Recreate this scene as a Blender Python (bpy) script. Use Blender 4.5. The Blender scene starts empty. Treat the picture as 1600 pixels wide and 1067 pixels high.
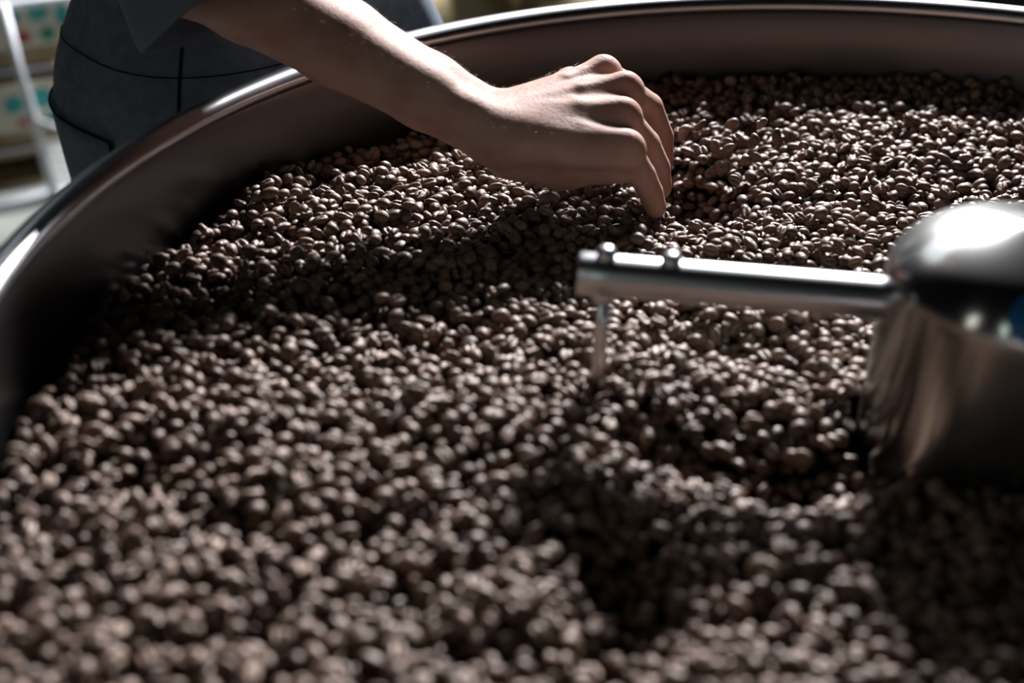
import bpy, math, random
import numpy as np
from mathutils import Vector, Matrix

random.seed(7); RNG = np.random.default_rng(11)
SC = bpy.context.scene
COL = SC.collection
Z0 = 0.80                      # height of the bean surface above the floor

# ------------------------------------------------------------------ camera
cam_d = bpy.data.cameras.new('camera'); cam = bpy.data.objects.new('camera', cam_d); COL.objects.link(cam)
cam_d.sensor_width = 36.0; cam_d.lens = 50.0; cam_d.clip_start = 0.02; cam_d.clip_end = 60
PITCH, ROLL = math.radians(30.65), math.radians(2.04)
U = Vector((1, 0, 0)); V = Vector((0, math.sin(PITCH), math.cos(PITCH))); D = Vector((0, math.cos(PITCH), -math.sin(PITCH)))
RX = U*math.cos(ROLL) + V*math.sin(ROLL); UP = V*math.cos(ROLL) - U*math.sin(ROLL)
CAM = Vector((0, 0, Z0 + 0.4346))
cam.matrix_world = Matrix(((RX.x, UP.x, -D.x, CAM.x), (RX.y, UP.y, -D.y, CAM.y), (RX.z, UP.z, -D.z, CAM.z), (0, 0, 0, 1)))
cam_d.dof.use_dof = True; cam_d.dof.focus_distance = 1.03; cam_d.dof.aperture_fstop = 3.0
SC.camera = cam

# ------------------------------------------------------------------ world, lights, exposure
w = bpy.data.worlds.new('world'); SC.world = w; w.use_nodes = True
w.node_tree.nodes['Background'].inputs[0].default_value = (0.50, 0.58, 0.72, 1)
w.node_tree.nodes['Background'].inputs[1].default_value = 0.003
SC.view_settings.view_transform = 'Standard'; SC.view_settings.look = 'None'
SC.view_settings.exposure = 0.22; SC.view_settings.gamma = 1.0; SC.view_settings.use_curve_mapping = False

def area(name, loc, target, sx, sy, power, col):
    l = bpy.data.lights.new(name, 'AREA'); l.shape = 'RECTANGLE'; l.size = sx; l.size_y = sy
    l.energy = power; l.color = col
    o = bpy.data.objects.new(name, l); COL.objects.link(o); o.location = loc
    o.rotation_euler = (Vector(target) - Vector(loc)).to_track_quat('-Z', 'Y').to_euler()
    return o
WIN = Vector((0.70, 3.22, Z0 + 1.50))                       # the high window at the back
area('window_daylight', WIN, (0.1, 0.85, Z0), 0.36, 0.36, 305, (0.97, 0.97, 1.0))
area('ceiling_panel_light', (-0.52, 2.45, Z0 + 1.50), (0.1, 0.8, Z0), 1.0, 0.7, 4.0, (0.86, 0.93, 1.0))
area('side_window_light', (-1.55, -0.75, Z0 + 0.75), (0.27, 0.66, Z0), 0.28, 1.1, 1.9, (1.0, 0.98, 0.90))
area('second_side_window_light', (-0.75, -1.45, Z0 + 0.85), (0.27, 0.66, Z0), 0.2, 1.1, 1.2, (0.85, 1.0, 0.93))

# ------------------------------------------------------------------ helpers
def mat(name, base, rough=0.5, metal=0.0, spec=0.5):
    m = bpy.data.materials.new(name); m.use_nodes = True
    b = m.node_tree.nodes['Principled BSDF']
    b.inputs['Base Color'].default_value = (*base, 1); b.inputs['Roughness'].default_value = rough
    b.inputs['Metallic'].default_value = metal; b.inputs['Specular IOR Level'].default_value = spec
    return m
def nodes(m):
    nt = m.node_tree; return nt, nt.nodes, nt.links, nt.nodes['Principled BSDF']
def add_noise_color(m, c1, c2, scale, detail=4, coord='Object', lo=0.35, hi=0.65):
    nt, N, L, b = nodes(m)
    tc = N.new('ShaderNodeTexCoord'); no = N.new('ShaderNodeTexNoise'); no.inputs['Scale'].default_value = scale; no.inputs['Detail'].default_value = detail
    cr = N.new('ShaderNodeValToRGB'); cr.color_ramp.elements[0].position = lo; cr.color_ramp.elements[1].position = hi
    cr.color_ramp.elements[0].color = (*c1, 1); cr.color_ramp.elements[1].color = (*c2, 1)
    L.new(tc.outputs[coord], no.inputs['Vector']); L.new(no.outputs['Fac'], cr.inputs[0]); L.new(cr.outputs[0], b.inputs['Base Color'])
    return cr
def add_bump(m, scale, dist, strength=0.5, stretch=None, detail=3):
    nt, N, L, b = nodes(m)
    tc = N.new('ShaderNodeTexCoord'); no = N.new('ShaderNodeTexNoise'); no.inputs['Scale'].default_value = scale; no.inputs['Detail'].default_value = detail
    bp = N.new('ShaderNodeBump'); bp.inputs['Distance'].default_value = dist; bp.inputs['Strength'].default_value = strength
    if stretch:
        mp = N.new('ShaderNodeMapping'); mp.inputs['Scale'].default_value = stretch
        L.new(tc.outputs['Object'], mp.inputs[0]); L.new(mp.outputs[0], no.inputs['Vector'])
    else: L.new(tc.outputs['Object'], no.inputs['Vector'])
    L.new(no.outputs['Fac'], bp.inputs['Height']); L.new(bp.outputs[0], b.inputs['Normal'])

def mesh_of(name, verts, faces, m=None, smooth=True):
    me = bpy.data.meshes.new(name)
    verts = np.asarray(verts, dtype=np.float64)
    me.from_pydata([tuple(v) for v in verts], [], [tuple(int(i) for i in f) for f in faces])
    if smooth: me.polygons.foreach_set('use_smooth', np.ones(len(me.polygons), dtype=bool))
    if m: me.materials.append(m)
    me.update(); return me
def obj(name, verts, faces, m, parent=None, smooth=True):
    """verts in world coordinates relative to (0,0,Z0); a child keeps its place under its parent's location"""
    v = np.asarray(verts, dtype=np.float64) + np.array([0, 0, Z0])
    org = np.array(root_loc(parent)) if parent else np.array([0.0, 0, 0])
    o = bpy.data.objects.new(name, mesh_of(name, v - org, faces, m, smooth)); COL.objects.link(o)
    if parent: o.parent = parent
    return o
def root_loc(p):
    s = Vector((0, 0, 0))
    while p: s += Vector(p.location); p = p.parent
    return s
def thing(name, label, cat, loc, group=None):
    o = bpy.data.objects.new(name, None); COL.objects.link(o); o.location = loc; o.empty_display_size = 0.05
    tag(o, label, cat, group); return o
def tag(o, label, cat, group=None):
    o['label'] = label; o['category'] = cat
    if group: o['group'] = group
    return o

def lathe(profile, seg=96, centre=(0, 0), a0=0.0, a1=2*math.pi, closed_profile=False):
    full = abs(a1 - a0 - 2*math.pi) < 1e-6
    n = len(profile); cols = seg if full else seg + 1
    V_, F_ = [], []
    for j in range(cols):
        a = a0 + (a1-a0)*j/seg
        for r, z in profile: V_.append((centre[0] + r*math.cos(a), centre[1] + r*math.sin(a), z))
    m = n if closed_profile else n - 1
    for j in range(seg):
        j2 = (j+1) % cols
        for i in range(m):
            i2 = (i+1) % n
            F_.append((j*n+i, j2*n+i, j2*n+i2, j*n+i2))
    return V_, F_
def tube(points, radii, seg=16, cap=True):
    pts = [Vector(p) for p in points]; V_, F_ = [], []
    if not hasattr(radii, '__len__'): radii = [radii]*len(pts)
    prev = None
    for i, p in enumerate(pts):
        d = (pts[min(i+1, len(pts)-1)] - pts[max(i-1, 0)]).normalized()
        if prev is None:
            ref = Vector((0, 0, 1)) if abs(d.z) < 0.9 else Vector((1, 0, 0)); x = d.cross(ref).normalized()
        else: x = (prev - d*prev.dot(d)).normalized()
        prev = x; y = d.cross(x)
        for k in range(seg):
            a = 2*math.pi*k/seg; V_.append(tuple(p + (x*math.cos(a) + y*math.sin(a))*radii[i]))
    for i in range(len(pts)-1):
        for k in range(seg):
            F_.append((i*seg+k, i*seg+(k+1) % seg, (i+1)*seg+(k+1) % seg, (i+1)*seg+k))
    if cap:
        F_.append(tuple(range(seg-1, -1, -1))); F_.append(tuple((len(pts)-1)*seg+k for k in range(seg)))
    return V_, F_
def box(c, size, ax=(1, 0, 0), bevel=0.0):
    """box with its x axis along ax (horizontal); bevelled by chamfering vertical and horizontal edges"""
    x = Vector(ax).normalized(); z = Vector((0, 0, 1)); y = z.cross(x)
    hx, hy, hz = [s/2 for s in size]; b = bevel; V_, F_ = [], []
    if b <= 0:
        for sz in (-1, 1):
            for sx, sy in ((-1, -1), (1, -1), (1, 1), (-1, 1)): V_.append(tuple(Vector(c) + x*sx*hx + y*sy*hy + z*sz*hz))
        F_ = [(3, 2, 1, 0), (4, 5, 6, 7), (0, 1, 5, 4), (1, 2, 6, 5), (2, 3, 7, 6), (3, 0, 4, 7)]
        return V_, F_
    def ring(ix, iy, zz):
        o = []
        for px, py in ((-hx+ix+b, -hy+iy), (hx-ix-b, -hy+iy), (hx-ix, -hy+iy+b), (hx-ix, hy-iy-b), (hx-ix-b, hy-iy), (-hx+ix+b, hy-iy), (-hx+ix, hy-iy-b), (-hx+ix, -hy+iy+b)):
            o.append(tuple(Vector(c) + x*px + y*py + z*zz))
        return o
    for ix, zz in ((b, -hz), (0, -hz+b), (0, hz-b), (b, hz)): V_ += ring(ix, ix, zz)
    for r in range(3):
        for k in range(8): F_.append((r*8+k, r*8+(k+1) % 8, (r+1)*8+(k+1) % 8, (r+1)*8+k))
    F_.append(tuple(range(7, -1, -1))); F_.append(tuple(24+k for k in range(8)))
    return V_, F_

# --- signed-distance sculpting (smooth union of tapered capsules and ellipsoids, meshed by surface nets)
class Field:
    def __init__(self, lo, hi, h):
        self.lo = np.array(lo, float); self.h = h
        self.n = np.ceil((np.array(hi) - self.lo)/h).astype(int) + 1
        self.ax = [self.lo[i] + h*np.arange(self.n[i]) for i in range(3)]
        self.d = np.full(self.n, 0.06)
    def block(self, lo, hi):
        s = []
        for i in range(3):
            a = int(np.clip(np.floor((lo[i]-self.lo[i])/self.h), 0, self.n[i])); b = int(np.clip(np.ceil((hi[i]-self.lo[i])/self.h)+1, 0, self.n[i]))
            s.append(slice(a, max(a, b)))
        X, Y, Z = np.meshgrid(self.ax[0][s[0]], self.ax[1][s[1]], self.ax[2][s[2]], indexing='ij', sparse=True)
        return tuple(s), X, Y, Z
    def merge(self, s, e, k):
        a = self.d[s]
        hh = np.clip(0.5 + 0.5*(a - e)/k, 0, 1)
        self.d[s] = a*(1-hh) + e*hh - k*hh*(1-hh)
    def cap(self, p, q, r0, r1, k=0.01):
        p = np.array(p, float); q = np.array(q, float); m = max(r0, r1) + k + 0.03
        s, X, Y, Z = self.block(np.minimum(p, q)-m, np.maximum(p, q)+m)
        if any(x.stop <= x.start for x in s): return
        v = q-p; L2 = max(v@v, 1e-12)
        t = np.clip(((X-p[0])*v[0] + (Y-p[1])*v[1] + (Z-p[2])*v[2])/L2, 0, 1)
        e = np.sqrt((X-p[0]-t*v[0])**2 + (Y-p[1]-t*v[1])**2 + (Z-p[2]-t*v[2])**2) - (r0 + (r1-r0)*t)
        self.merge(s, e, k)
    def ell(self, c, r, k=0.01, axes=None):
        c = np.array(c, float); r = np.array(r, float); m = r.max() + k + 0.03
        s, X, Y, Z = self.block(c-m, c+m)
        if any(x.stop <= x.start for x in s): return
        A = np.eye(3) if axes is None else np.array(axes, float)
        P = [X-c[0], Y-c[1], Z-c[2]]
        q = [(P[0]*A[i][0] + P[1]*A[i][1] + P[2]*A[i][2])/r[i] for i in range(3)]
        k0 = np.sqrt(q[0]**2 + q[1]**2 + q[2]**2)
        k1 = np.sqrt((q[0]/r[0])**2 + (q[1]/r[1])**2 + (q[2]/r[2])**2) + 1e-9
        self.merge(s, k0*(k0-1)/k1, k)
    def sample(self, P):
        P = np.atleast_2d(P); g = (P - self.lo)/self.h
        ok = ((g >= 0) & (g < self.n - 1.001)).all(1)
        gi = np.clip(np.floor(g).astype(int), 0, self.n-2); fr = np.clip(g-gi, 0, 1); out = np.zeros(len(P))
        for dx in (0, 1):
            for dy in (0, 1):
                for dz in (0, 1):
                    wgt = (fr[:, 0] if dx else 1-fr[:, 0])*(fr[:, 1] if dy else 1-fr[:, 1])*(fr[:, 2] if dz else 1-fr[:, 2])
                    out += wgt*self.d[gi[:, 0]+dx, gi[:, 1]+dy, gi[:, 2]+dz]
        return np.where(ok, out, 0.06)
    def mesh(self, d=None):
        d = self.d if d is None else d
        ins = d < 0
        n = np.array(d.shape) - 1
        cnt = np.zeros(n, int)
        for dx in (0, 1):
            for dy in (0, 1):
                for dz in (0, 1): cnt += ins[dx:dx+n[0], dy:dy+n[1], dz:dz+n[2]]
        act = (cnt > 0) & (cnt < 8)
        idx = np.full(n, -1); C = np.argwhere(act); idx[act] = np.arange(len(C))
        acc = np.zeros((len(C), 3)); num = np.zeros(len(C))
        corners = [(a, b, c) for a in (0, 1) for b in (0, 1) for c in (0, 1)]
        for a in corners:
            for ax in range(3):
                if a[ax]: continue
                b = list(a); b[ax] = 1
                va = d[C[:, 0]+a[0], C[:, 1]+a[1], C[:, 2]+a[2]]; vb = d[C[:, 0]+b[0], C[:, 1]+b[1], C[:, 2]+b[2]]
                x = (va < 0) != (vb < 0)
                t = np.where(x, va/np.where(x, va-vb, 1), 0)
                p = np.array(a, float)[None] + np.zeros((len(C), 3)); p[:, ax] = t
                acc += p*x[:, None]; num += x
        Vv = self.lo + (C + acc/num[:, None])*self.h
        F_ = []
        for ax in range(3):
            o1, o2 = [(1, 2), (2, 0), (0, 1)][ax]
            sl = [slice(1, -1)]*3; sl[ax] = slice(0, None)
            a = ins; e0 = [slice(None)]*3; e1 = [slice(None)]*3
            e0[ax] = slice(0, -1); e1[ax] = slice(1, None)
            x0 = a[tuple(e0)]; x1 = a[tuple(e1)]
            E = np.argwhere(x0 != x1)
            ok = (E[:, o1] > 0) & (E[:, o2] > 0) & (E[:, o1] < n[o1]) & (E[:, o2] < n[o2])
            E = E[ok]; fl = x0[E[:, 0], E[:, 1], E[:, 2]]
            def cell(k1, k2):
                q = E.copy(); q[:, o1] += k1; q[:, o2] += k2
                return idx[q[:, 0], q[:, 1], q[:, 2]]
            q = np.stack([cell(-1, -1), cell(0, -1), cell(0, 0), cell(-1, 0)], 1)
            q[~fl] = q[~fl][:, ::-1]
            F_.append(q)
        F_ = np.concatenate(F_); F_ = F_[(F_ >= 0).all(1)]
        return Vv, F_
def smooth_mesh(Vv, F_, it=2, lam=0.5):
    e = np.concatenate([F_[:, [0, 1]], F_[:, [1, 2]], F_[:, [2, 3]], F_[:, [3, 0]]])
    for _ in range(it):
        acc = np.zeros_like(Vv); num = np.zeros(len(Vv))
        np.add.at(acc, e[:, 0], Vv[e[:, 1]]); np.add.at(num, e[:, 0], 1)
        np.add.at(acc, e[:, 1], Vv[e[:, 0]]); np.add.at(num, e[:, 1], 1)
        Vv = Vv + lam*(acc/np.maximum(num, 1)[:, None] - Vv)
    return Vv

# ------------------------------------------------------------------ materials
M = {}
M['steel_wall'] = mat('brushed_steel', (0.155, 0.145, 0.145), 0.34, 1.0)
add_bump(M['steel_wall'], 40, 0.0004, 0.25, (1, 1, 14))
M['steel_rim'] = mat('polished_rim_steel', (0.62, 0.63, 0.65), 0.27, 1.0)
M['chrome'] = mat('hub_steel', (0.36, 0.36, 0.345), 0.20, 1.0)
nt, N, L, b = nodes(M['chrome']); tg = N.new('ShaderNodeTangent'); tg.direction_type = 'RADIAL'; tg.axis = 'Z'      # turned finish: fine grooves run round the hub
b.inputs['Anisotropic'].default_value = 0.7; b.inputs['Anisotropic Rotation'].default_value = 0.25; L.new(tg.outputs[0], b.inputs['Tangent'])
M['arm_steel'] = mat('arm_steel', (0.60, 0.61, 0.63), 0.33, 1.0)
M['dark_steel'] = mat('dark_steel', (0.06, 0.06, 0.065), 0.5, 0.6)
M['painted_reflection'] = mat('blue_reflection', (0.015, 0.11, 0.30), 0.35)
M['skin'] = mat('skin', (0.50, 0.30, 0.24), 0.62, 0, 0.12)
M['denim'] = mat('slate_cotton', (0.034, 0.043, 0.055), 0.9, 0, 0.15)
add_noise_color(M['denim'], (0.095, 0.115, 0.140), (0.125, 0.150, 0.175), 90, 3); add_bump(M['denim'], 900, 0.0006, 0.5)
M['shirt'] = mat('charcoal_cotton', (0.100, 0.120, 0.150), 0.9, 0, 0.15); add_bump(M['shirt'], 700, 0.0006, 0.4)
M['thread'] = mat('dark_thread', (0.008, 0.010, 0.014), 0.9, 0, 0.1)
M['hair'] = mat('dark_hair', (0.03, 0.02, 0.015), 0.6); M['arm_hair'] = mat('arm_hair', (0.22, 0.14, 0.09), 0.5)
M['shoe'] = mat('black_leather', (0.02, 0.02, 0.02), 0.5)
M['white_paint'] = mat('white_enamel', (0.62, 0.64, 0.68), 0.4)
M['kraft'] = mat('kraft_card', (0.30, 0.22, 0.12), 0.85); add_noise_color(M['kraft'], (0.25, 0.18, 0.10), (0.33, 0.25, 0.14), 14)
M['cream'] = mat('cream_print', (0.66, 0.62, 0.50), 0.7)
M['teal'] = mat('teal_print', (0.05, 0.34, 0.34), 0.7); M['red'] = mat('red_print', (0.42, 0.06, 0.04), 0.7); M['green'] = mat('green_print', (0.03, 0.26, 0.17), 0.7)
M['burlap'] = mat('burlap', (0.27, 0.22, 0.12), 0.95, 0, 0.1); add_noise_color(M['burlap'], (0.20, 0.165, 0.085), (0.34, 0.28, 0.16), 30, 6); add_bump(M['burlap'], 260, 0.002, 0.6)
M['floor'] = mat('worn_concrete', (0.20, 0.21, 0.19), 0.6); add_noise_color(M['floor'], (0.15, 0.16, 0.145), (0.25, 0.26, 0.235), 3.0, 8)
M['wall'] = mat('plaster', (0.16, 0.155, 0.14), 0.9); add_noise_color(M['wall'], (0.13, 0.125, 0.115), (0.19, 0.18, 0.165), 2.0, 6)
M['roaster'] = mat('black_enamel', (0.012, 0.012, 0.013), 0.45)
# skin: blotches, redness on knuckles, fine relief
nt, N, L, b = nodes(M['skin'])
b.inputs['Subsurface Weight'].default_value = 0.12; b.inputs['Subsurface Radius'].default_value = (0.6, 0.22, 0.12); b.inputs['Subsurface Scale'].default_value = 0.008
cr = add_noise_color(M['skin'], (0.355, 0.205, 0.158), (0.44, 0.295, 0.244), 38, 5)
at = N.new('ShaderNodeAttribute'); at.attribute_name = 'flush'
mx = N.new('ShaderNodeMixRGB'); mx.inputs[2].default_value = (0.50, 0.17, 0.14, 1)
L.new(at.outputs['Fac'], mx.inputs[0]); L.new(cr.outputs[0], mx.inputs[1]); L.new(mx.outputs[0], b.inputs['Base Color'])
add_bump(M['skin'], 420, 0.0007, 0.45, None, 5)
# coffee bean
bm_ = mat('roasted_bean', (0.05, 0.03, 0.02), 0.52, 0, 0.60); M['bean'] = bm_
nt, N, L, b = nodes(bm_); b.inputs['Specular Tint'].default_value = (1.0, 0.86, 0.78, 1)
oi = N.new('ShaderNodeObjectInfo'); cr = N.new('ShaderNodeValToRGB')
cr.color_ramp.elements[0].color = (0.066, 0.037, 0.024, 1); cr.color_ramp.elements[1].color = (0.175, 0.110, 0.080, 1)
L.new(oi.outputs['Random'], cr.inputs[0])
at = N.new('ShaderNodeAttribute'); at.attribute_name = 'crease'
mx = N.new('ShaderNodeMixRGB'); mx.inputs[2].default_value = (0.34, 0.24, 0.16, 1)
ml = N.new('ShaderNodeMath'); ml.operation = 'MULTIPLY'; ml.inputs[1].default_value = 0.8
L.new(at.outputs['Fac'], ml.inputs[0]); L.new(ml.outputs[0], mx.inputs[0]); L.new(cr.outputs[0], mx.inputs[1]); L.new(mx.outputs[0], b.inputs['Base Color'])
add_bump(bm_, 700, 0.0006, 0.6, None, 3)

# ------------------------------------------------------------------ room
def struct(name, verts, faces, m, smooth=False):
    o = obj(name, verts, faces, m, None, smooth); o['kind'] = 'structure'; return o
v, f = box((0.4, 1.0, -Z0 - 0.05), (6.4, 5.6, 0.1)); struct('floor', v, f, M['floor'])
# back wall with the window opening the daylight comes through
wx0, wx1, wz0, wz1 = 0.40, 1.36, 0.98, 2.02
def wallpiece(x0, x1, z0, z1): return box(((x0+x1)/2, 3.42, (z0+z1)/2), (x1-x0, 0.12, z1-z0))
Vs, Fs = [], []
for a in ((-2.8, 3.6, -Z0, wz0), (-2.8, wx0, wz0, wz1), (wx1, 3.6, wz0, wz1), (-2.8, 3.6, wz1, 2.3)):
    v, f = wallpiece(*a); Fs += [tuple(i+len(Vs) for i in q) for q in f]; Vs += v
struct('wall_back', Vs, Fs, M['wall'])
Vs, Fs = [], []
for a in ((wx0, wx1, wz0, wz0+0.05), (wx0, wx1, wz1-0.05, wz1), (wx0, wx0+0.05, wz0+0.05, wz1-0.05), (wx1-0.05, wx1, wz0+0.05, wz1-0.05)):
    v, f = box(((a[0]+a[1])/2, 3.36, (a[2]+a[3])/2), (a[1]-a[0], 0.05, a[3]-a[2])); Fs += [tuple(i+len(Vs) for i in q) for q in f]; Vs += v
struct('window_1', Vs, Fs, M['white_paint'])

# ------------------------------------------------------------------ cooling tray
TC = (0.2822, 0.6574); TR = 0.5505; RZ = 0.0735
tray = thing('cooling_tray', 'large round brushed steel cooling tray filled with roasted coffee beans', 'tray', (TC[0], TC[1], 0))
prof = [(TR-0.004, -0.16), (TR, -0.155), (TR, 0.030), (TR+0.0006, 0.040), (TR+0.0014, 0.050), (TR+0.0025, 0.0575), (TR+0.004, 0.0640), (TR+0.0065, 0.0670),
        (TR+0.0075, 0.0620), (TR+0.006, 0.054), (TR+0.005, 0.044), (TR+0.004, 0.03), (TR+0.004, -0.16)]
v, f = lathe(prof, 192, TC, closed_profile=True); obj('wall', v, f, M['steel_wall'], tray)
rc, rr = (TR+0.0100, RZ-0.0085), 0.0085
v, f = lathe([(rc[0]+rr*1.15*math.cos(t), rc[1]+rr*math.sin(t)) for t in np.linspace(0, 2*math.pi, 24, endpoint=False)], 192, TC, closed_profile=True)
obj('rim', v, f[:] if False else [tuple(reversed(q)) for q in f], M['steel_rim'], tray)
v, f = lathe([(0.0001, -0.155), (TR+0.003, -0.155), (TR+0.003, -0.165), (0.0001, -0.165)], 96, TC); obj('base_plate', v, f, M['dark_steel'], tray)
v, f = lathe([(0.30, -0.165), (0.30, -0.30), (0.24, -0.36), (0.24, -Z0)], 64, TC); obj('pedestal', v, f, M['dark_steel'], tray)

# ------------------------------------------------------------------ stirrer
HC = (0.268, 0.668); HR = 0.070
st = thing('stirrer', 'shiny domed steel stirrer hub with a thin rake arm over the beans', 'stirrer', (HC[0], HC[1], Z0))
hp = [(HR, -0.15), (HR, 0.060), (HR-0.0004, 0.075)]
for t in np.linspace(0.0, math.pi/2, 22): hp.append((max(HR*math.cos(t)**0.92 if t < math.pi/2 else 0.0002, 0.0002), 0.083 + 0.037*math.sin(t)))
v, f = lathe(hp, 128, HC); hub = obj('hub', v, f, M['chrome'], st)
# blue reflection painted in as a round patch on the dome's shoulder, facing the front
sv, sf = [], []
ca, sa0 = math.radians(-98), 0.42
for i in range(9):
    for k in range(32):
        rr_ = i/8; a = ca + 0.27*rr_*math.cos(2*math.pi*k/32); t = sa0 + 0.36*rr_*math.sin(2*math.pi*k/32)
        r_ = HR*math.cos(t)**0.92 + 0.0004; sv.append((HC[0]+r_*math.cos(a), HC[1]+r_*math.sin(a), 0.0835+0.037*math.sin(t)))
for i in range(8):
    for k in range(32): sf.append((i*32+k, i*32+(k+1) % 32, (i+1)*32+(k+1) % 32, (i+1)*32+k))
o = obj('painted_reflection', sv, sf, M['painted_reflection'], st); o['label'] = 'blue round reflection painted on the dome'
A0 = Vector((0.0345, 0.6915, 0.070)); A1 = Vector((0.212, 0.6735, 0.070)); ad = (A1-A0).normalized(); AR = 0.0118
pts = [A0, A0+ad*0.0008, A0+ad*0.002]; rad = [AR-0.002, AR-0.0006, AR]
pts += [A0.lerp(A1, t) for t in (0.1, 0.3, 0.5, 0.7, 0.9, 1.0)]; rad += [AR]*6
v, f = tube(pts, rad, 40); arm = obj('arm', v, f, M['arm_steel'], st)
def bolt(d, sink, m):
    c = A0 + ad*d; V_ = []
    pr = [(0.0001, 0.0178), (0.002, 0.0176), (0.0038, 0.0168), (0.0052, 0.0152), (0.0056, 0.0138), (0.0054, 0.0118), (0.0046, 0.0105), (0.0046, 0.006)]
    v, f = lathe([(r, z+c.z-sink) for r, z in pr], 24, (c.x, c.y)); return obj('bolt', v, [tuple(reversed(q)) for q in f], m, st)
bolt(0.0152, 0.0, M['arm_steel']); bolt(0.0505, 0.0005, M['arm_steel'])
pc = A0 + ad*0.0152
v, f = tube([(pc.x, pc.y, 0.064), (pc.x, pc.y, 0.03), (pc.x, pc.y, 0.0), (pc.x, pc.y, -0.10)], [0.0042, 0.0042, 0.0042, 0.0042], 24)
obj('tine', v, f, M['arm_steel'], st)
v, f = lathe([(0.0042, 0.054), (0.0066, 0.0545), (0.0066, 0.0600), (0.0042, 0.064)], 24, (pc.x, pc.y)); obj('collar', v, [tuple(reversed(q)) for q in f], M['arm_steel'], st)

# ------------------------------------------------------------------ the person: arm and hand first
A = np.array
hand = Field((-0.30, 0.86, -0.05), (0.135, 1.05, 0.24), 0.0016)
cN = A([-0.110, -0.300, 0.948]); bN = A([-0.400, 0.885, 0.234]); aN = A([0.909, 0.355, 0.218])
W = A([-0.0164, 0.918, 0.0600]); EL = A([-0.2328, 0.960, 0.1619])
MC = {k: A(p) - cN*0.0095 for k, p in dict(p=(0.0725, 0.898, 0.0646), r=(0.0703, 0.924, 0.0774), m=(0.0724, 0.953, 0.0857), i=(0.0580, 0.980, 0.0878)).items()}
# forearm: radius side (upper edge) and ulna side (lower edge)
fd = (W-EL)/np.linalg.norm(W-EL); bp = bN - fd*(bN@fd); bp /= np.linalg.norm(bp)
def lerp(p, q, t): return p + (q-p)*t
for sgn in (-1, 1):
    seq = [(0.0, 0.006, 0.0330), (0.22, 0.009, 0.0300), (0.5, 0.010, 0.0262), (0.78, 0.0105, 0.0215), (1.0, 0.0105, 0.0195)]
    for (t0, o0, r0), (t1, o1, r1) in zip(seq[:-1], seq[1:]):
        hand.cap(lerp(EL, W, t0)+bp*sgn*o0, lerp(EL, W, t1)+bp*sgn*o1, r0, r1, 0.008)
SH = A([-0.305, 1.075, 0.435])
hand.cap(EL, lerp(EL, SH, 0.5), 0.036, 0.041, 0.02)
# metacarpals and palm
wr = {'p': W-bp*0.016, 'r': W-bp*0.006, 'm': W+bp*0.004, 'i': W+bp*0.013}
for k, r0, r1 in (('p', 0.0155, 0.0105), ('r', 0.0165, 0.0112), ('m', 0.017, 0.0115), ('i', 0.0165, 0.0112)):
    hand.cap(wr[k] - cN*0.002, MC[k] - cN*0.003, r0, r1, 0.010)
hand.cap(lerp(W, MC['r'], 0.25)-cN*0.010, lerp(W, MC['m'], 0.85)-cN*0.011, 0.016, 0.013, 0.014)
for k, hgt in (('p', 0.0015), ('r', 0.0025), ('m', 0.0015), ('i', -0.0005)):      # the smooth back of the hand
    hand.cap(lerp(wr[k], MC[k], 0.05) + cN*0.0045, lerp(wr[k], MC[k], 0.84) + cN*hgt, 0.0135, 0.0112, 0.012)
# hypothenar edge (towards the viewer) and thenar (far side)
hand.cap((-0.006, 0.920, 0.0405), (0.030, 0.921, 0.0370), 0.0175, 0.0180, 0.012)
hand.cap((0.030, 0.921, 0.0370), (0.070, 0.918, 0.0375), 0.0178, 0.0140, 0.012)
TH = [A([0.0000, 0.950, 0.0560]), A([0.0365, 1.004, 0.0630]), A([0.0664, 1.028, 0.0400]), A([0.0848, 1.026, 0.0200])]
hand.cap(TH[0], TH[1], 0.0165, 0.0122, 0.014); hand.cap(TH[1], TH[2], 0.0108, 0.0098, 0.005); hand.cap(TH[2], TH[3], 0.0098, 0.0082, 0.004)
# fingers
FG = {'p': [MC['p'], A([0.0875, 0.9195, 0.0290]), A([0.0955, 0.9285, 0.0120]), A([0.1005, 0.9335, -0.0020])],
      'r': [MC['r'], A([0.0912, 0.9500, 0.0400]), A([0.1020, 0.9600, 0.0180]), A([0.1060, 0.9610, 0.0010])],
      'm': [MC['m'], A([0.0940, 0.9830, 0.0550]), A([0.1060, 0.9940, 0.0280]), A([0.1085, 0.9900, 0.0070])],
      'i': [MC['i'], A([0.0815, 1.0180, 0.0560]), A([0.0965, 1.0250, 0.0310]), A([0.0990, 1.0180, 0.0120])]}
FR = {'p': (0.0102, 0.0098, 0.0090, 0.0080), 'r': (0.0108, 0.0104, 0.0095, 0.0083), 'm': (0.0112, 0.0107, 0.0098, 0.0085), 'i': (0.0112, 0.0106, 0.0096, 0.0084)}
tmp = Field((0.03, 0.86, -0.05), (0.135, 1.05, 0.13), 0.0016)
for k in 'irmp':                               # each finger is sculpted alone, then joined with a narrow blend so that it stays separate
    fl = Field(tmp.lo, tmp.lo + (tmp.n-1)*tmp.h, tmp.h)
    J, R_ = FG[k], FR[k]
    for q in range(3): fl.cap(J[q], J[q+1], R_[q], R_[q+1], 0.0012)
    off = np.round((tmp.lo - hand.lo)/hand.h).astype(int); nn = np.minimum(fl.n, hand.n - off)
    s = tuple(slice(off[i], off[i]+nn[i]) for i in range(3))
    kk = 0.0035
    hand.merge(s, fl.d[:nn[0], :nn[1], :nn[2]], kk)
# web between the finger roots
for a_, b_ in (('p', 'r'), ('r', 'm'), ('m', 'i')):
    c0 = lerp(FG[a_][0], FG[a_][1], 0.22) - cN*0.004; c1 = lerp(FG[b_][0], FG[b_][1], 0.22) - cN*0.004
    hand.cap(c0, c1, 0.0062, 0.0062, 0.006)
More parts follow.
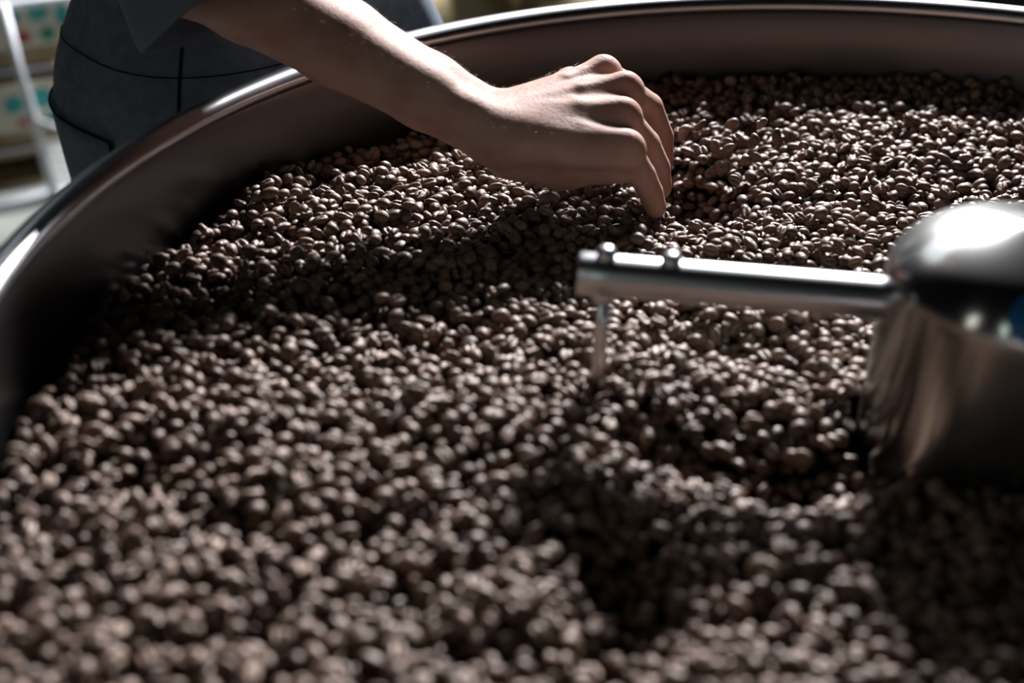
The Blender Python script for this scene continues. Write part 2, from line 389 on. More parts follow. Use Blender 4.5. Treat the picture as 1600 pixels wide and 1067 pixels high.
# extensor tendons, knuckles, veins, styloid bump
for k, up in (('p', 0.0062), ('r', 0.0072), ('m', 0.0078), ('i', 0.0072)):
    s0 = lerp(W, MC[k], 0.22) + cN*0.0150; s1 = MC[k] + cN*(up+0.0022); mid = lerp(s0, s1, 0.55) + cN*0.0012
    hand.cap(s0, mid, 0.0016, 0.0022, 0.006); hand.cap(mid, s1, 0.0022, 0.0032, 0.006)
    hand.ell(MC[k] + cN*0.0030 + aN*0.001, [0.0092, 0.0092, 0.0086], 0.012)
hand.ell(lerp(EL, W, 0.93) - bp*0.0150 + cN*0.0135, [0.0105, 0.0095, 0.0080], 0.010)
for pl in ([(0.30, 0.006), (0.5, 0.010), (0.72, 0.004)],):
    q = [lerp(W, MC['r'], t) + bN*o + cN*0.0148 for t, o in pl]
    for u, v_ in zip(q[:-1], q[1:]): hand.cap(u, v_, 0.0012, 0.0012, 0.003)
hv, hf = hand.mesh(); hv = smooth_mesh(hv, hf, 5, 0.5)

# torso, hips, legs, head (under and above the clothes)
body = Field((-0.62, 0.80, -0.80), (0.02, 1.45, 1.02), 0.0085)
HIP = A([-0.225, 1.180, 0.06]); FW = A([0.80, -0.60, 0.0]); RT = A([-0.60, -0.80, 0.0])
CH = A([-0.240, 1.140, 0.36]); NK = A([-0.205, 1.100, 0.60])
ax = [FW, RT, A([0, 0, 1.0])]
body.ell(HIP, (0.105, 0.124, 0.15), 0.05, ax); body.ell(lerp(HIP, CH, 0.5), (0.100, 0.118, 0.17), 0.05, ax); body.ell(CH, (0.110, 0.160, 0.17), 0.05, ax)
SHL = CH*2 - SH; SHL[2] = SH[2]
body.cap(SH - A([0, 0, 0.01]), SHL, 0.055, 0.055, 0.06)
body.cap(SH, lerp(EL, SH, 0.35), 0.050, 0.038, 0.03)
ELL = SHL + A([-0.05, 0.08, -0.26]); WL = ELL + A([0.01, 0.0, -0.25])
body.cap(SHL, ELL, 0.050, 0.038, 0.03); body.cap(ELL, WL, 0.036, 0.026, 0.02); body.ell(WL + A([0.01, 0, -0.06]), (0.024, 0.040, 0.06), 0.02)
body.cap(CH + A([0, 0, 0.15]), NK, 0.060, 0.052, 0.04)
HD = NK + A([0.055, -0.04, 0.125])
body.ell(HD, (0.095, 0.074, 0.108), 0.02, ax); body.ell(HD + FW*0.030 - A([0, 0, 0.065]), (0.058, 0.054, 0.055), 0.03, ax)
body.cap(HD + FW*0.092, HD + FW*0.108 - A([0, 0, 0.035]), 0.010, 0.014, 0.012)
for s in (-1, 1):
    body.ell(HD + RT*s*0.076 - A([0, 0, 0.015]), (0.018, 0.010, 0.030), 0.008, ax)
    kn = HIP + RT*s*0.095 + A([0.02, -0.01, -0.42]); an = HIP + RT*s*0.10 + A([-0.01, 0.01, -0.78])
    body.cap(HIP + RT*s*0.074 - A([0, 0, 0.06]), kn, 0.088, 0.055, 0.05); body.cap(kn, an, 0.055, 0.038, 0.03)
bv, bf = body.mesh(); bv = smooth_mesh(bv, bf, 2)
person = thing('person', 'person in slate work clothes with a rolled sleeve, reaching bare hand into the beans', 'person', (HIP[0], HIP[1], 0))
pv = np.concatenate([hv, bv]); pf = np.concatenate([hf, bf + len(hv)])
po = obj('body', pv, pf, M['skin'], person)
fl_ = np.zeros(len(pv), dtype=np.float32)
for k in 'irmp':
    for q, s_ in ((0, 0.011), (1, 0.010), (2, 0.010), (3, 0.012)):
        dd = np.linalg.norm(pv[:len(hv)] - (FG[k][q] + cN*0.006), axis=1); fl_[:len(hv)] = np.maximum(fl_[:len(hv)], 0.35*np.exp(-(dd/s_)**2))
a_ = po.data.attributes.new('flush', 'FLOAT', 'POINT'); a_.data.foreach_set('value', fl_)
# fine hairs on the forearm and the back of the hand
nf = len(hf); tri = hv[hf[:, 0]], hv[hf[:, 1]], hv[hf[:, 2]]; fn = np.cross(tri[1]-tri[0], tri[2]-tri[0]); fn /= np.linalg.norm(fn, axis=1)[:, None] + 1e-12
fc = hv[hf].mean(1)
okh = (fn[:, 2] > 0.1) & (fc[:, 0] < 0.045) & (fc[:, 0] > -0.22)
pick = RNG.choice(np.argwhere(okh)[:, 0], 1100, replace=False); Vh, Fh = [], []
for i in pick:
    p, n_ = fc[i], fn[i]; tdir = A([0.75, 0.1, -0.1]) + RNG.normal(0, 0.35, 3); tdir -= n_*(tdir@n_); tdir /= np.linalg.norm(tdir)
    ln = RNG.uniform(0.003, 0.0065); tip = p + (tdir*0.85 + n_*0.42)*ln; md = p + (tdir*0.45 + n_*0.34)*ln; sd = np.cross(tdir, n_)*0.00006; up_ = n_*0.00006
    b0 = len(Vh); Vh += [p-sd, p+sd, p+up_, md-sd, md+sd, md+up_, tip]
    Fh += [(b0, b0+1, b0+4, b0+3), (b0+1, b0+2, b0+5, b0+4), (b0+2, b0, b0+3, b0+5), (b0+3, b0+4, b0+6), (b0+4, b0+5, b0+6), (b0+5, b0+3, b0+6)]
o = obj('arm_hair', Vh, Fh, M['arm_hair'], person); o['kind'] = 'stuff'

# overalls: an offset of the body with folds, from the ankles to the chest
ov = Field((-0.50, 0.88, -0.80), (-0.06, 1.36, 0.42), 0.0052)
ov.ell(HIP, (0.105, 0.124, 0.15), 0.05, ax); ov.ell(lerp(HIP, CH, 0.5), (0.100, 0.118, 0.17), 0.05, ax); ov.ell(CH, (0.110, 0.160, 0.17), 0.05, ax)
for s in (-1, 1):
    kn = HIP + RT*s*0.095 + A([0.02, -0.01, -0.42]); an = HIP + RT*s*0.10 + A([-0.01, 0.01, -0.78])
    ov.cap(HIP + RT*s*0.074 - A([0, 0, 0.06]), kn, 0.096, 0.064, 0.05); ov.cap(kn, an, 0.060, 0.050, 0.03)
X, Y, Z = np.meshgrid(*ov.ax, indexing='ij', sparse=True)
ang = np.arctan2(Y-HIP[1], X-HIP[0])
ov.d = ov.d - 0.014 - 0.0030*np.sin(ang*7 + 9*Z + 1.3*np.sin(14*Z)) - 0.0022*np.sin(23*Z + 3*ang + 2*np.sin(3*ang))
ov.d = np.maximum(ov.d, np.maximum(Z - 0.36, -0.765 - Z))
wv, wf = ov.mesh(); wv = smooth_mesh(wv, wf, 1); overalls = obj('overalls', wv, wf, M['denim'], person)
def onto(P, direction=None, lift=0.0):
    """slide points towards the body's axis until they lie on the overalls"""
    out = []
    for p in P:
        p = A(p, dtype=float)
        for _ in range(60):
            dval = ov.sample(p[None])[0] - lift
            tgt = A([HIP[0], HIP[1], p[2]]); dr = tgt - p; dr /= np.linalg.norm(dr) + 1e-9
            p = p + dr*dval*0.8
        out.append(p)
    return out
def ringpt(angle, z): return A([HIP[0] + 0.24*math.cos(angle), HIP[1] + 0.24*math.sin(angle), z])
def seam(angs, zs, r, name='seam', parent=None, lift=0.0006):
    n = 28; tt = np.linspace(0, 1, n); aa = np.interp(tt, np.linspace(0, 1, len(angs)), angs); zz = np.interp(tt, np.linspace(0, 1, len(zs)), zs)
    v, f = tube(onto([ringpt(math.radians(p), q) for p, q in zip(aa, zz)], lift=lift), r, 8); return obj(name, v, f, M['thread'], parent or person)
seam([-178, -140, -105, -80, -50], [0.058, 0.054, 0.052, 0.052, 0.055], 0.0006)
seam([-101, -101], [0.10, -0.12], 0.0011)
# hip pocket: a slightly raised patch of the same cloth with its hem
pm = 18; pn = 16; Vp, Fp = [], []
for lift in (0.0030, -0.002):
    for i in range(pm+1):
        for j in range(pn+1):
            an_ = -178 + 58*i/pm; zt = 0.012 - 0.016*i/pm; zz = zt - 0.15*j/pn
            Vp.append(onto([ringpt(math.radians(an_), zz)], lift=lift)[0])
nn = (pm+1)*(pn+1)
for i in range(pm):
    for j in range(pn):
        q = (i*(pn+1)+j, (i+1)*(pn+1)+j, (i+1)*(pn+1)+j+1, i*(pn+1)+j+1); Fp.append(q); Fp.append(tuple(nn+x for x in reversed(q)))
bd = [i*(pn+1) for i in range(pm+1)] + [pm*(pn+1)+j for j in range(1, pn+1)] + [i*(pn+1)+pn for i in range(pm-1, -1, -1)] + [j for j in range(pn-1, 0, -1)]
for a0, b0 in zip(bd, bd[1:]+bd[:1]): Fp.append((a0, nn+a0, nn+b0, b0))
pocket = obj('pocket', Vp, Fp, M['denim'], person)
seam([-178, -120], [0.012, -0.004], 0.0009, 'hem', pocket, 0.0034); seam([-120, -120], [-0.004, -0.15], 0.0009, 'hem', pocket, 0.0034)

# shirt: torso and the loose rolled sleeve
sh = Field((-0.56, 0.86, 0.26), (0.02, 1.42, 0.66), 0.0075)
sh.ell(CH, (0.110, 0.160, 0.17), 0.05, ax); sh.cap(SH - A([0, 0, 0.01]), SHL, 0.055, 0.055, 0.06); sh.cap(SHL, ELL, 0.055, 0.050, 0.03); sh.cap(SH, lerp(EL, SH, 0.55), 0.055, 0.05, 0.03)
X, Y, Z = np.meshgrid(*sh.ax, indexing='ij', sparse=True)
sh.d = sh.d - 0.010 - 0.003*np.sin(30*Z + 20*X); sh.d = np.maximum(sh.d, np.maximum(0.30 - Z, Z - 0.60))
sv_, sf_ = sh.mesh(); sv_ = smooth_mesh(sv_, sf_, 1); shirt = obj('shirt', sv_, sf_, M['shirt'], person)
def sleeve_ring(t, rad, ph, amp, seg=72, squash=0.0):
    c = lerp(SH, EL, t) + A([0.024, -0.010, -0.004])*max(0, (t-0.6)/0.4); d = (EL-SH)/np.linalg.norm(EL-SH)
    x = np.cross(d, A([0, 1.0, 0])); x /= np.linalg.norm(x); y = np.cross(d, x); out = []
    fwd = (W-EL)/np.linalg.norm(W-EL)
    for k in range(seg):
        a = 2*math.pi*k/seg; r = rad*(1 + amp*math.sin(3*a+ph) + 0.6*amp*math.sin(5*a-1.7*ph))
        e = x*math.cos(a) + y*math.sin(a); lift = -0.020*max(0.0, (t-0.55)/0.45)*float(e@fwd)      # the mouth of the sleeve tips open towards the forearm
        out.append(c + e*r + d*lift)
    return out
def rings(rs, name, m, parent, closed=False):
    seg = len(rs[0]); V_ = [p for r in rs for p in r]; F_ = []
    for i in range(len(rs)-1):
        for k in range(seg): F_.append((i*seg+k, i*seg+(k+1) % seg, (i+1)*seg+(k+1) % seg, (i+1)*seg+k))
    return obj(name, V_, F_, m, parent)
rs = [sleeve_ring(t, 0.060 + 0.004*math.sin(t*9), 3*t, 0.035) for t in np.linspace(0.05, 0.94, 22)]
rings(rs, 'sleeve', M['shirt'], person)
T_ = [0.86, 0.855, 0.87, 0.92, 0.99, 1.06, 1.085, 1.09, 1.075, 1.02, 0.95]; R2 = [0.058, 0.0625, 0.0655, 0.0660, 0.0665, 0.0665, 0.0655, 0.0630, 0.0610, 0.060, 0.059]
rings([sleeve_ring(t, r, 2.6+t, 0.045) for t, r in zip(T_, R2)], 'cuff', M['shirt'], person)
# hair and shoes
hr = Field(HD - 0.14, HD + 0.14, 0.006); hr.ell(HD + A([0, 0, 0.012]) - FW*0.012, (0.100, 0.082, 0.112), 0.01, ax)
X, Y, Z = np.meshgrid(*hr.ax, indexing='ij', sparse=True)
fr_ = (X-HD[0])*FW[0] + (Y-HD[1])*FW[1]
hr.d = np.maximum(hr.d, fr_*0.7 - (Z-HD[2]) - 0.005); v, f = hr.mesh(); obj('hair', smooth_mesh(v, f, 2), f, M['hair'], person)
for s in (-1, 1):
    an = HIP + RT*s*0.10 + A([-0.01, 0.01, -0.78]); an[2] = -Z0 + 0.045
    sf2 = Field(an - 0.24, an + 0.26, 0.007); sf2.cap(an - FW*0.05, an + FW*0.15 - A([0, 0, 0.012]), 0.045, 0.036, 0.02); sf2.cap(an, an + A([0, 0, 0.06]), 0.046, 0.050, 0.02)
    X, Y, Z = np.meshgrid(*sf2.ax, indexing='ij', sparse=True); sf2.d = np.maximum(sf2.d, -Z0 + 0.002 - Z)
    v, f = sf2.mesh(); obj('shoe', smooth_mesh(v, f, 1), f, M['shoe'], person)

# ------------------------------------------------------------------ coffee beans
def bean_mesh(name, Lx, Wy, Tz, seed):
    r = np.random.default_rng(seed); nu, nv = 18, 12; V_, F_, cre = [], [], []
    curve = r.uniform(-0.0004, 0.0004); k3 = r.uniform(-0.10, 0.10); ph = r.uniform(0, 6)
    for i in range(nv+1):
        th = math.pi*i/nv                                  # from the domed top to the flat side
        for j in range(nu):
            a = 2*math.pi*j/nu; s_ = math.sin(th); c_ = math.cos(th)
            if c_ < 0: s_ = s_**0.62
            e = 1 + k3*math.cos(a) + 0.03*math.sin(3*a+ph)
            x = s_*math.cos(a)*Lx/2*e; y = s_*math.sin(a)*Wy/2*e
            z = c_*Tz*0.64 if c_ > 0 else c_*Tz*0.34
            cv = 0.0
            if c_ < 0.0:
                g = y - curve*math.sin(x/Lx*5.5)
                gv = math.exp(-(g/(Wy*0.085))**2)*min(1.0, -c_*2.2); z += gv*Tz*0.30; cv = gv*0.9
            V_.append((x, y, z)); cre.append(cv)
    for i in range(nv):
        for j in range(nu):
            j2 = (j+1) % nu; F_.append((i*nu+j, (i+1)*nu+j, (i+1)*nu+j2, i*nu+j2))
    # weld the poles
    me = mesh_of(name, V_, F_, M['bean']); at_ = me.attributes.new('crease', 'FLOAT', 'POINT'); at_.data.foreach_set('value', np.array(cre, dtype=np.float32)); return me
DIM = [(0.0112, 0.0082, 0.0058), (0.0104, 0.0084, 0.0056), (0.0118, 0.0080, 0.0056), (0.0100, 0.0078, 0.0056), (0.0108, 0.0086, 0.0060), (0.0096, 0.0074, 0.0052)]
BM = [bean_mesh('coffee_bean', *d, 20+i) for i, d in enumerate(DIM)]

def vnoise(x, y, s, seed):
    r = np.random.default_rng(seed); G = r.normal(0, 1, (64, 64)); u = (x*s) % 64; v = (y*s) % 64
    i = np.floor(u).astype(int); j = np.floor(v).astype(int); fu = u-i; fv = v-j; fu = fu*fu*(3-2*fu); fv = fv*fv*(3-2*fv)
    g = lambda p, q: G[p % 64, q % 64]
    return (g(i, j)*(1-fu)+g(i+1, j)*fu)*(1-fv) + (g(i, j+1)*(1-fu)+g(i+1, j+1)*fu)*fv
def level(x, y):
    z = 0.0042*vnoise(x+3, y+3, 22, 1) + 0.0018*vnoise(x+3, y+3, 48, 2)
    def bump(cx, cy, sx, sy, hh, rot=0.0):
        c, s = math.cos(rot), math.sin(rot); u = (x-cx)*c + (y-cy)*s; v = -(x-cx)*s + (y-cy)*c
        return hh*np.exp(-(u/sx)**2 - (v/sy)**2)
    z = z + bump(0.05, 0.70, 0.06, 0.045, 0.008)            # beans heaped round the tine
    z = z + bump(0.005, 0.640, 0.075, 0.028, 0.009, 0.1)    # ridge in front of it
    z = z + bump(0.108, 0.683, 0.050, 0.012, -0.016, -0.35) # furrow behind the ridge
    z = z + bump(0.152, 0.626, 0.046, 0.034, -0.042, 0.35)   # hollow by the hub
    z = z + bump(0.060, 0.505, 0.028, 0.060, -0.030, -0.25) # second furrow nearer
    z = z + bump(0.060, 0.575, 0.050, 0.022, 0.004, 0.2)
    z = z + bump(0.132, 0.990, 0.050, 0.054, -0.056)        # scooped pit beyond the fingers
    z = z + bump(0.105, 0.920, 0.030, 0.025, 0.006)
    z = z + bump(-0.15, 0.90, 0.08, 0.05, 0.004)
    rr = np.hypot(x-TC[0], y-TC[1]); z = z + 0.008*np.exp(-((rr-TR)/0.03)**2)*np.clip((y-0.9)*6, 0, 1)
    return z
G = 0.001; gx0, gy0, gx1, gy1 = -0.28, 0.26, 0.84, 1.215
NX, NY = int((gx1-gx0)/G), int((gy1-gy0)/G)
GX, GY = np.meshgrid(gx0 + G*np.arange(NX), gy0 + G*np.arange(NY), indexing='ij')
LV = level(GX, GY); hm = LV - 0.013
inside = (np.hypot(GX-TC[0], GY-TC[1]) < TR-0.0055) & (np.hypot(GX-HC[0], GY-HC[1]) > HR+0.005)
hm[~inside] = -0.05
FT = 8; ox, oy = np.meshgrid(np.arange(-FT, FT+1)*G, np.arange(-FT, FT+1)*G, indexing='ij')
NB = 21500
cand = np.stack([RNG.uniform(gx0+0.012, gx1-0.012, NB*8), RNG.uniform(gy0+0.012, gy1-0.012, NB*8)], 1)
cand = cand[(np.hypot(cand[:, 0]-TC[0], cand[:, 1]-TC[1]) < TR-0.0065) & (np.hypot(cand[:, 0]-HC[0], cand[:, 1]-HC[1]) > HR+0.006)]
ci = ((cand[:, 0]-gx0)/G).astype(int); cj = ((cand[:, 1]-gy0)/G).astype(int)
P_, Q_, S_, K_ = [], [], [], []
ptr = 0
Aq = np.stack([ox.ravel(), oy.ravel(), np.ones(ox.size)], 1); wmask = (np.hypot(ox, oy) < 0.0055).ravel(); pinv = np.linalg.pinv(Aq[wmask])
while len(P_) < NB and ptr + 6 < len(cand):
    best, bz = None, 1e9
    for q in range(ptr, ptr+4):
        i, j = ci[q], cj[q]; zz = hm[i-2:i+3, j-2:j+3].max() - LV[i, j]
        if zz < bz: bz, best = zz, q
    ptr += 4
    i, j = ci[best], cj[best]
    if bz > 0.004: continue
    blk = hm[i-FT:i+FT+1, j-FT:j+FT+1]
    if blk.shape != ox.shape: continue
    blkc = np.maximum(blk, LV[i, j]-0.016)
    gxs, gys, _ = pinv @ blkc.ravel()[wmask]
    gxs = float(np.clip(gxs*0.8, -0.9, 0.9)) + RNG.normal(0, 0.28); gys = float(np.clip(gys*0.8, -0.9, 0.9)) + RNG.normal(0, 0.28)
    if RNG.random() < 0.15: gxs += RNG.normal(0, 1.2); gys += RNG.normal(0, 1.2)
    n_ = np.array([-gxs, -gys, 1.0]); n_ /= np.linalg.norm(n_)
    ya = RNG.uniform(0, 2*math.pi); t_ = np.array([math.cos(ya), math.sin(ya), 0]); t_ -= n_*(t_@n_); t_ /= np.linalg.norm(t_); b_ = np.cross(n_, t_)
    k = int(RNG.integers(0, 6)); sc = float(np.clip(RNG.normal(1.0, 0.075), 0.8, 1.16)); Lx, Wy, Tz = DIM[k]; Lx *= sc; Wy *= sc; Tz *= sc
    mid = -(n_[0]*ox + n_[1]*oy)/max(n_[2], 0.45)
    u = (ox*t_[0] + oy*t_[1] + mid*t_[2])/(Lx/2); v = (ox*b_[0] + oy*b_[1] + mid*b_[2])/(Wy/2); q2 = 1 - u*u - v*v
    msk = q2 > 0.02
    if not msk.any(): continue
    up = RNG.random() < 0.64; ht, hb = (0.64, 0.30) if up else (0.30, 0.64)
    e = np.sqrt(np.maximum(q2, 0))
    z0 = (blk - (mid - hb*Tz*e))[msk].max() - 0.0007
    z0 = max(z0, LV[i, j] - 0.014)
    top = z0 + mid + ht*Tz*e
    hm[i-FT:i+FT+1, j-FT:j+FT+1] = np.where(msk, np.maximum(blk, top), blk)
    R3 = np.stack([t_, b_, n_], 1)
    if not up: R3 = R3 @ np.diag([1, -1, -1])
    P_.append((cand[best, 0], cand[best, 1], z0)); Q_.append(tuple(Matrix(R3.tolist()).to_quaternion())); S_.append(sc); K_.append(k)
# beans flung up by the fingers
for _ in range(26):
    x, y = RNG.normal(0.155, 0.024), RNG.normal(1.000, 0.030); z = 0.004 + abs(RNG.normal(0, 0.018))
    qv = RNG.normal(0, 1, 4); qv /= np.linalg.norm(qv); P_.append((x, y, z)); Q_.append(tuple(qv)); S_.append(1.0); K_.append(int(RNG.integers(0, 6)))
P_ = np.array(P_); Q_ = np.array(Q_); S_ = np.array(S_); K_ = np.array(K_)
keep = (hand.sample(P_) > 0.0035) & (np.hypot(P_[:, 0]-pc.x, P_[:, 1]-pc.y) > 0.0075)
P_, Q_, S_, K_ = P_[keep], Q_[keep], S_[keep], K_[keep]
# the 300 that show largest are things of their own
rel = P_ - np.array([0, 0, CAM.z-Z0]); dep = rel @ np.array(D); fx = 50/36*1600
px = 800 + fx*(rel @ np.array(RX))/dep; py = 533.5 - fx*(rel @ np.array(UP))/dep
gi = np.clip(((P_[:, 0]-gx0)/G).astype(int), 0, NX-1); gj = np.clip(((P_[:, 1]-gy0)/G).astype(int), 0, NY-1)
vis = (hm[gi, gj] - P_[:, 2] < 0.0052) & (px > 6) & (px < 1594) & (py > 6) & (py < 1058) & (dep > 0.1)
order = np.argsort(np.where(vis, dep, 9.0))[:300]
lab = 'roasted brown coffee bean lying out of focus in the foreground of the tray'
bean_objs = []
for i in order:
    o = bpy.data.objects.new('coffee_bean', BM[K_[i]]); COL.objects.link(o)
    o.location = (P_[i, 0], P_[i, 1], P_[i, 2]+Z0); o.rotation_mode = 'QUATERNION'; o.rotation_quaternion = Q_[i]; o.scale = [S_[i]]*3
    tag(o, lab, 'coffee bean', 'roasted coffee beans in the foreground of the tray'); bean_objs.append(o)
rest = np.ones(len(P_), bool); rest[order] = False
Pr, Qr, Sr, Kr = P_[rest], Q_[rest], S_[rest], K_[rest]
# bed under the top layers
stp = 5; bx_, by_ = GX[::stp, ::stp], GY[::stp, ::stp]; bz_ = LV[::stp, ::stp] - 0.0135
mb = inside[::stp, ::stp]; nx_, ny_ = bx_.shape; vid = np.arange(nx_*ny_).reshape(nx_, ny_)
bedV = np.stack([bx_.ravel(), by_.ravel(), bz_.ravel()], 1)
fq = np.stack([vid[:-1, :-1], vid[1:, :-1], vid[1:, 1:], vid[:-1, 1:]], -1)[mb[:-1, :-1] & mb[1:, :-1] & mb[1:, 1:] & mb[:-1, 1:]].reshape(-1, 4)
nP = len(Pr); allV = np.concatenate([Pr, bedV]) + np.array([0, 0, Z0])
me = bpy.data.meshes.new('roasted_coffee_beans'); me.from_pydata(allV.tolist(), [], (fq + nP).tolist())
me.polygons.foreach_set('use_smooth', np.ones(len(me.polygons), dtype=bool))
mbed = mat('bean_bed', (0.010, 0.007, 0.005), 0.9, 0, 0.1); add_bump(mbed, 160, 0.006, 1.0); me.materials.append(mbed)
nA = len(bedV)
at_ = me.attributes.new('is_bean', 'BOOLEAN', 'POINT'); at_.data.foreach_set('value', np.concatenate([np.ones(nP, bool), np.zeros(nA, bool)]))
at_ = me.attributes.new('turn', 'QUATERNION', 'POINT'); at_.data.foreach_set('value', np.concatenate([Qr, np.tile([1.0, 0, 0, 0], (nA, 1))]).astype(np.float32).ravel())
at_ = me.attributes.new('size', 'FLOAT', 'POINT'); at_.data.foreach_set('value', np.concatenate([Sr, np.ones(nA)]).astype(np.float32))
at_ = me.attributes.new('sort', 'INT', 'POINT'); at_.data.foreach_set('value', np.concatenate([Kr, np.zeros(nA, int)]).astype(np.int32))
beans = bpy.data.objects.new('roasted_coffee_beans', me); COL.objects.link(beans)
beans['kind'] = 'stuff'; tag(beans, 'mass of dark roasted coffee beans filling the steel cooling tray', 'coffee beans')
ng = bpy.data.node_groups.new('scatter_beans', 'GeometryNodeTree')
ng.interface.new_socket('Geometry', in_out='INPUT', socket_type='NodeSocketGeometry'); ng.interface.new_socket('Geometry', in_out='OUTPUT', socket_type='NodeSocketGeometry')
gin = ng.nodes.new('NodeGroupInput'); gout = ng.nodes.new('NodeGroupOutput')
iop = ng.nodes.new('GeometryNodeInstanceOnPoints'); g2i = ng.nodes.new('GeometryNodeGeometryToInstance'); jn = ng.nodes.new('GeometryNodeJoinGeometry')
src = []
for k in range(6):
    s_o = next((bo for bo, ii in zip(bean_objs, order) if K_[ii] == k)); src.append(s_o)
for s_o in reversed(src):
    oi = ng.nodes.new('GeometryNodeObjectInfo'); oi.inputs['Object'].default_value = s_o; oi.transform_space = 'ORIGINAL'; oi.inputs['As Instance'].default_value = True
    ng.links.new(oi.outputs['Geometry'], g2i.inputs[0])
def named(nm, typ):
    n = ng.nodes.new('GeometryNodeInputNamedAttribute'); n.data_type = typ; n.inputs['Name'].default_value = nm; return n.outputs['Attribute']
ng.links.new(gin.outputs[0], iop.inputs['Points']); ng.links.new(named('is_bean', 'BOOLEAN'), iop.inputs['Selection'])
ng.links.new(g2i.outputs[0], iop.inputs['Instance']); iop.inputs['Pick Instance'].default_value = True
ng.links.new(named('sort', 'INT'), iop.inputs['Instance Index']); ng.links.new(named('turn', 'QUATERNION'), iop.inputs['Rotation']); ng.links.new(named('size', 'FLOAT'), iop.inputs['Scale'])
ng.links.new(gin.outputs[0], jn.inputs[0]); ng.links.new(iop.outputs[0], jn.inputs[0]); ng.links.new(jn.outputs[0], gout.inputs[0])
md = beans.modifiers.new('scatter_beans', 'NODES'); md.node_group = ng
print('BEANS', len(P_), 'hand verts', len(hv), 'overalls', len(wv))

# ------------------------------------------------------------------ background: rack with printed cartons
rk = Vector((-0.86, 1.98, 0)); rd = Vector((0.86, 0.51, 0)); rn = Vector((0.51, -0.86, 0))
rack = thing('wire_rack', 'white enamelled metal rack holding printed cartons behind the person', 'rack', (rk.x, rk.y, 0))
def rod(name, p, q, r, m=None): v, f = tube([p, q], r, 12); return obj(name, v, f, m or M['white_paint'], rack)
def rp(u, n, z): q = rk + rd*u + rn*n; return (q.x, q.y, z)
for u in (-0.35, 0.75):
    for n in (0.0, -0.34): rod('post', rp(u, n, -Z0), rp(u, n, 0.55), 0.010)
rod('brace', rp(0.107, 0.012, -0.225), rp(0.145, 0.012, -0.56), 0.0072)
rod('brace', rp(0.114, 0.016, -0.400), rp(0.300, 0.016, -0.500), 0.0055)
for z, r in ((-0.230, 0.0080), (-0.545, 0.0135)):
    rod('rail', rp(-0.35, 0.0, z), rp(0.75, 0.0, z), r)
for z in (-0.334, -0.460):
    for k in range(9): rod('wire', rp(-0.35, -0.02-0.04*k, z-0.004), rp(0.75, -0.02-0.04*k, z-0.004), 0.003)
def carton(u, z, wd, ht, dp, label):
    c = rk + rd*u + rn*(-dp/2-0.02); t = thing('carton', label, 'carton', (c.x, c.y, z+Z0), 'printed cartons on the white rack')
    v, f = box((c.x, c.y, z+ht*0.5), (wd, dp, ht), rd, 0.004); obj('box', v, f, M['kraft'], t, False)
    ft = c + rn*(dp/2+0.0012)
    v, f = box((ft.x, ft.y, z+ht*0.61), (wd*0.97, 0.0024, ht*0.74), rd); pn_ = obj('printed_panel', v, f, M['cream'], t, False)
    k = 0
    for du, dz, su, sz, m in ((-0.24, 0.66, 0.12, 0.14, 'teal'), (0.09, 0.70, 0.13, 0.16, 'teal'), (-0.13, 0.37, 0.11, 0.07, 'red'), (0.17, 0.38, 0.09, 0.09, 'green'), (0.36, 0.60, 0.08, 0.16, 'teal')):
        e = c + rd*(du*wd) + rn*(dp/2+0.0032); pts = []
        fr = [(e + rd*(su*wd*math.cos(a)) + Vector((0, 0, z + ht*dz + sz*ht*math.sin(a)))) for a in np.linspace(0, 2*math.pi, 20, endpoint=False)]
        V_ = [tuple(q) for q in fr] + [tuple(q - rn*0.0016) for q in fr]; F_ = [tuple(range(20)), tuple(range(39, 19, -1))] + [(i, 20+i, 20+(i+1) % 20, (i+1) % 20) for i in range(20)]
        o = obj('print', V_, F_, M[m], pn_, False); o['label'] = m + ' printed shape'
    return t
carton(0.150, -0.333, 0.13, 0.125, 0.16, 'printed carton with teal shapes on the upper rack shelf, beside the slate work clothes')
carton(0.012, -0.333, 0.13, 0.125, 0.16, 'printed carton with teal shapes on the upper rack shelf, at the photo edge')
carton(0.138, -0.459, 0.13, 0.105, 0.16, 'printed carton with teal shapes on the lower rack shelf, beside the slate work clothes')
carton(0.000, -0.459, 0.13, 0.105, 0.16, 'printed carton with teal shapes on the lower rack shelf, at the photo edge')

# open wooden crate on the lowest shelf
cc = rk + rd*0.03 + rn*(-0.12); crate = thing('open_crate', 'open brown crate with a dark inside on the lowest rack shelf', 'crate', (cc.x, cc.y, Z0-0.527))
for k in range(9): rod('wire', rp(-0.35, -0.02-0.04*k, -0.530), rp(0.75, -0.02-0.04*k, -0.530), 0.003)
for nm, du, dn, dz, sz in (('board', 0, 0, 0.0555, (0.24, 0.20, 0.009)), ('board', 0, 0, 0.0045, (0.24, 0.20, 0.009)), ('side', -0.1155, 0, 0.030, (0.009, 0.20, 0.042)), ('side', 0.1155, 0, 0.030, (0.009, 0.20, 0.042)), ('back', 0, -0.0955, 0.030, (0.222, 0.009, 0.042))):
    q = cc + rd*du + rn*dn; v, f = box((q.x, q.y, -0.527+dz), sz, rd); obj(nm, v, f, M['kraft'], crate, False)
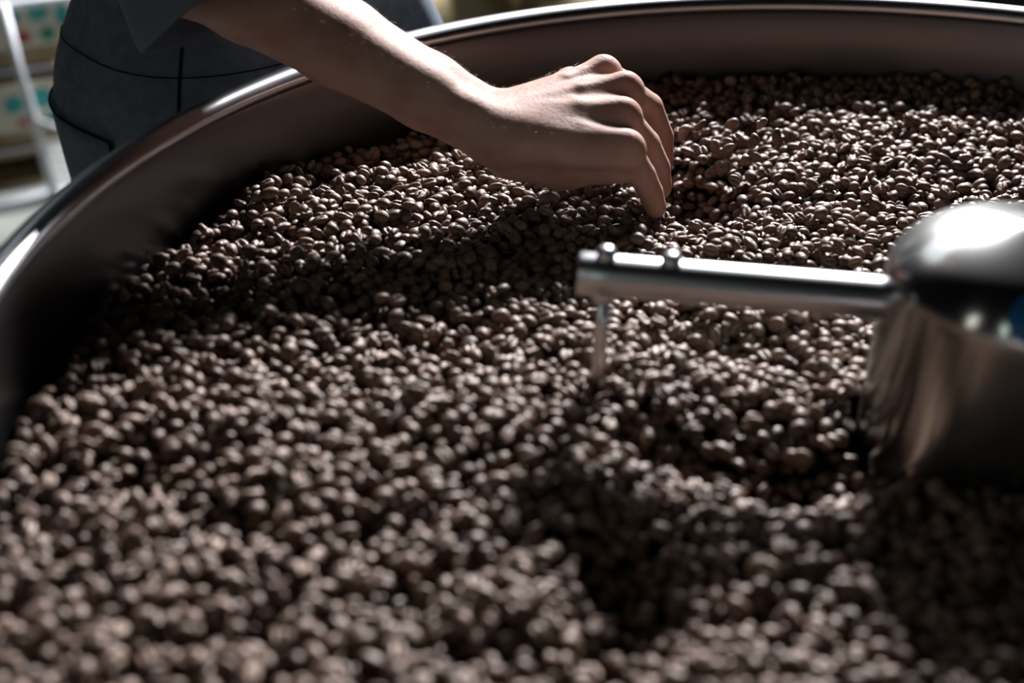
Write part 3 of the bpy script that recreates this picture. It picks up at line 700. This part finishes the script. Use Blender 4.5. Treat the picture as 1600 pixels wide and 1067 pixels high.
# burlap sacks behind the tray
def sack(c, sx, sy, hz, ang_, label, seed):
    r = np.random.default_rng(seed); t = thing('burlap_sack', label, 'sack', (c[0], c[1], 0), 'burlap sacks behind the tray'); V_, F_ = [], []; nu, nv = 48, 26; x = Vector((math.cos(ang_), math.sin(ang_), 0)); y = Vector((-math.sin(ang_), math.cos(ang_), 0))
    for i in range(nv+1):
        th = -math.pi/2 + math.pi*i/nv
        for j in range(nu):
            a = 2*math.pi*j/nu; cc, ss = math.cos(a), math.sin(a); rad = max(math.cos(th), 0.0)**0.45
            ux = math.copysign(abs(cc)**0.75, cc)*rad; uy = math.copysign(abs(ss)**0.75, ss)*rad; wv_ = 1 + 0.03*math.sin(5*a+seed) + 0.025*math.sin(9*th+2*a)
            z = math.copysign(abs(math.sin(th))**0.8, th)*0.5 + 0.5
            p = Vector((c[0], c[1], 0)) + x*ux*sx*wv_ + y*uy*sy*wv_; V_.append((p.x, p.y, -Z0 + z*hz*(1+0.04*math.sin(3*a+seed))))
    for i in range(nv):
        for j in range(nu): F_.append((i*nu+j, i*nu+(j+1) % nu, (i+1)*nu+(j+1) % nu, (i+1)*nu+j))
    obj('sack_body', V_, F_, M['burlap'], t)
    # tied mouth
    v, f = lathe([(0.02, 0), (0.035, 0.02), (0.03, 0.035), (0.055, 0.06), (0.075, 0.085), (0.07, 0.09), (0.045, 0.06)], 28, (c[0], c[1])); obj('tied_mouth', [(p[0], p[1], p[2]-Z0+hz-0.005) for p in v], f, M['burlap'], t)
sack((-0.02, 2.05), 0.25, 0.20, 0.62, 0.2, 'tan burlap sack standing behind the tray, nearest the bare forearm', 3)
sack((0.40, 2.38), 0.20, 0.20, 0.60, -0.1, 'tan burlap sack standing behind the tray rim, further from the forearm', 5)
# slim dark floor stand beside the sacks
pst = thing('floor_stand', 'slim dark metal stand just behind the forearm, against the sacks', 'stand', (-0.165, 1.72, 0))
v, f = tube([(-0.165, 1.72, -Z0), (-0.165, 1.72, 0.2)], 0.014, 16); obj('pole', v, f, M['dark_steel'], pst)
v, f = lathe([(0.0001, -Z0+0.03), (0.05, -Z0+0.028), (0.14, -Z0+0.012), (0.145, -Z0), (0.0001, -Z0)], 40, (-0.165, 1.72)); obj('foot', v, [tuple(reversed(q)) for q in f], M['dark_steel'], pst)
# black roasting machine behind the tray on the right
rm = thing('roasting_machine', 'black roasting machine standing behind the tray at top right', 'roaster', (0.79, 1.80, 0))
v, f = box((0.79, 1.80, -0.375), (0.66, 0.60, 0.85), (1, 0, 0), 0.02); obj('cabinet', v, f, M['roaster'], rm, False)
v, f = lathe([(0.0001, -0.32), (0.24, -0.32), (0.27, -0.30), (0.27, 0.28), (0.24, 0.30), (0.0001, 0.30)], 64)
obj('drum', [(0.86+p[0], 1.80+p[2], 0.30+p[1]) for p in v], f, M['roaster'], rm)
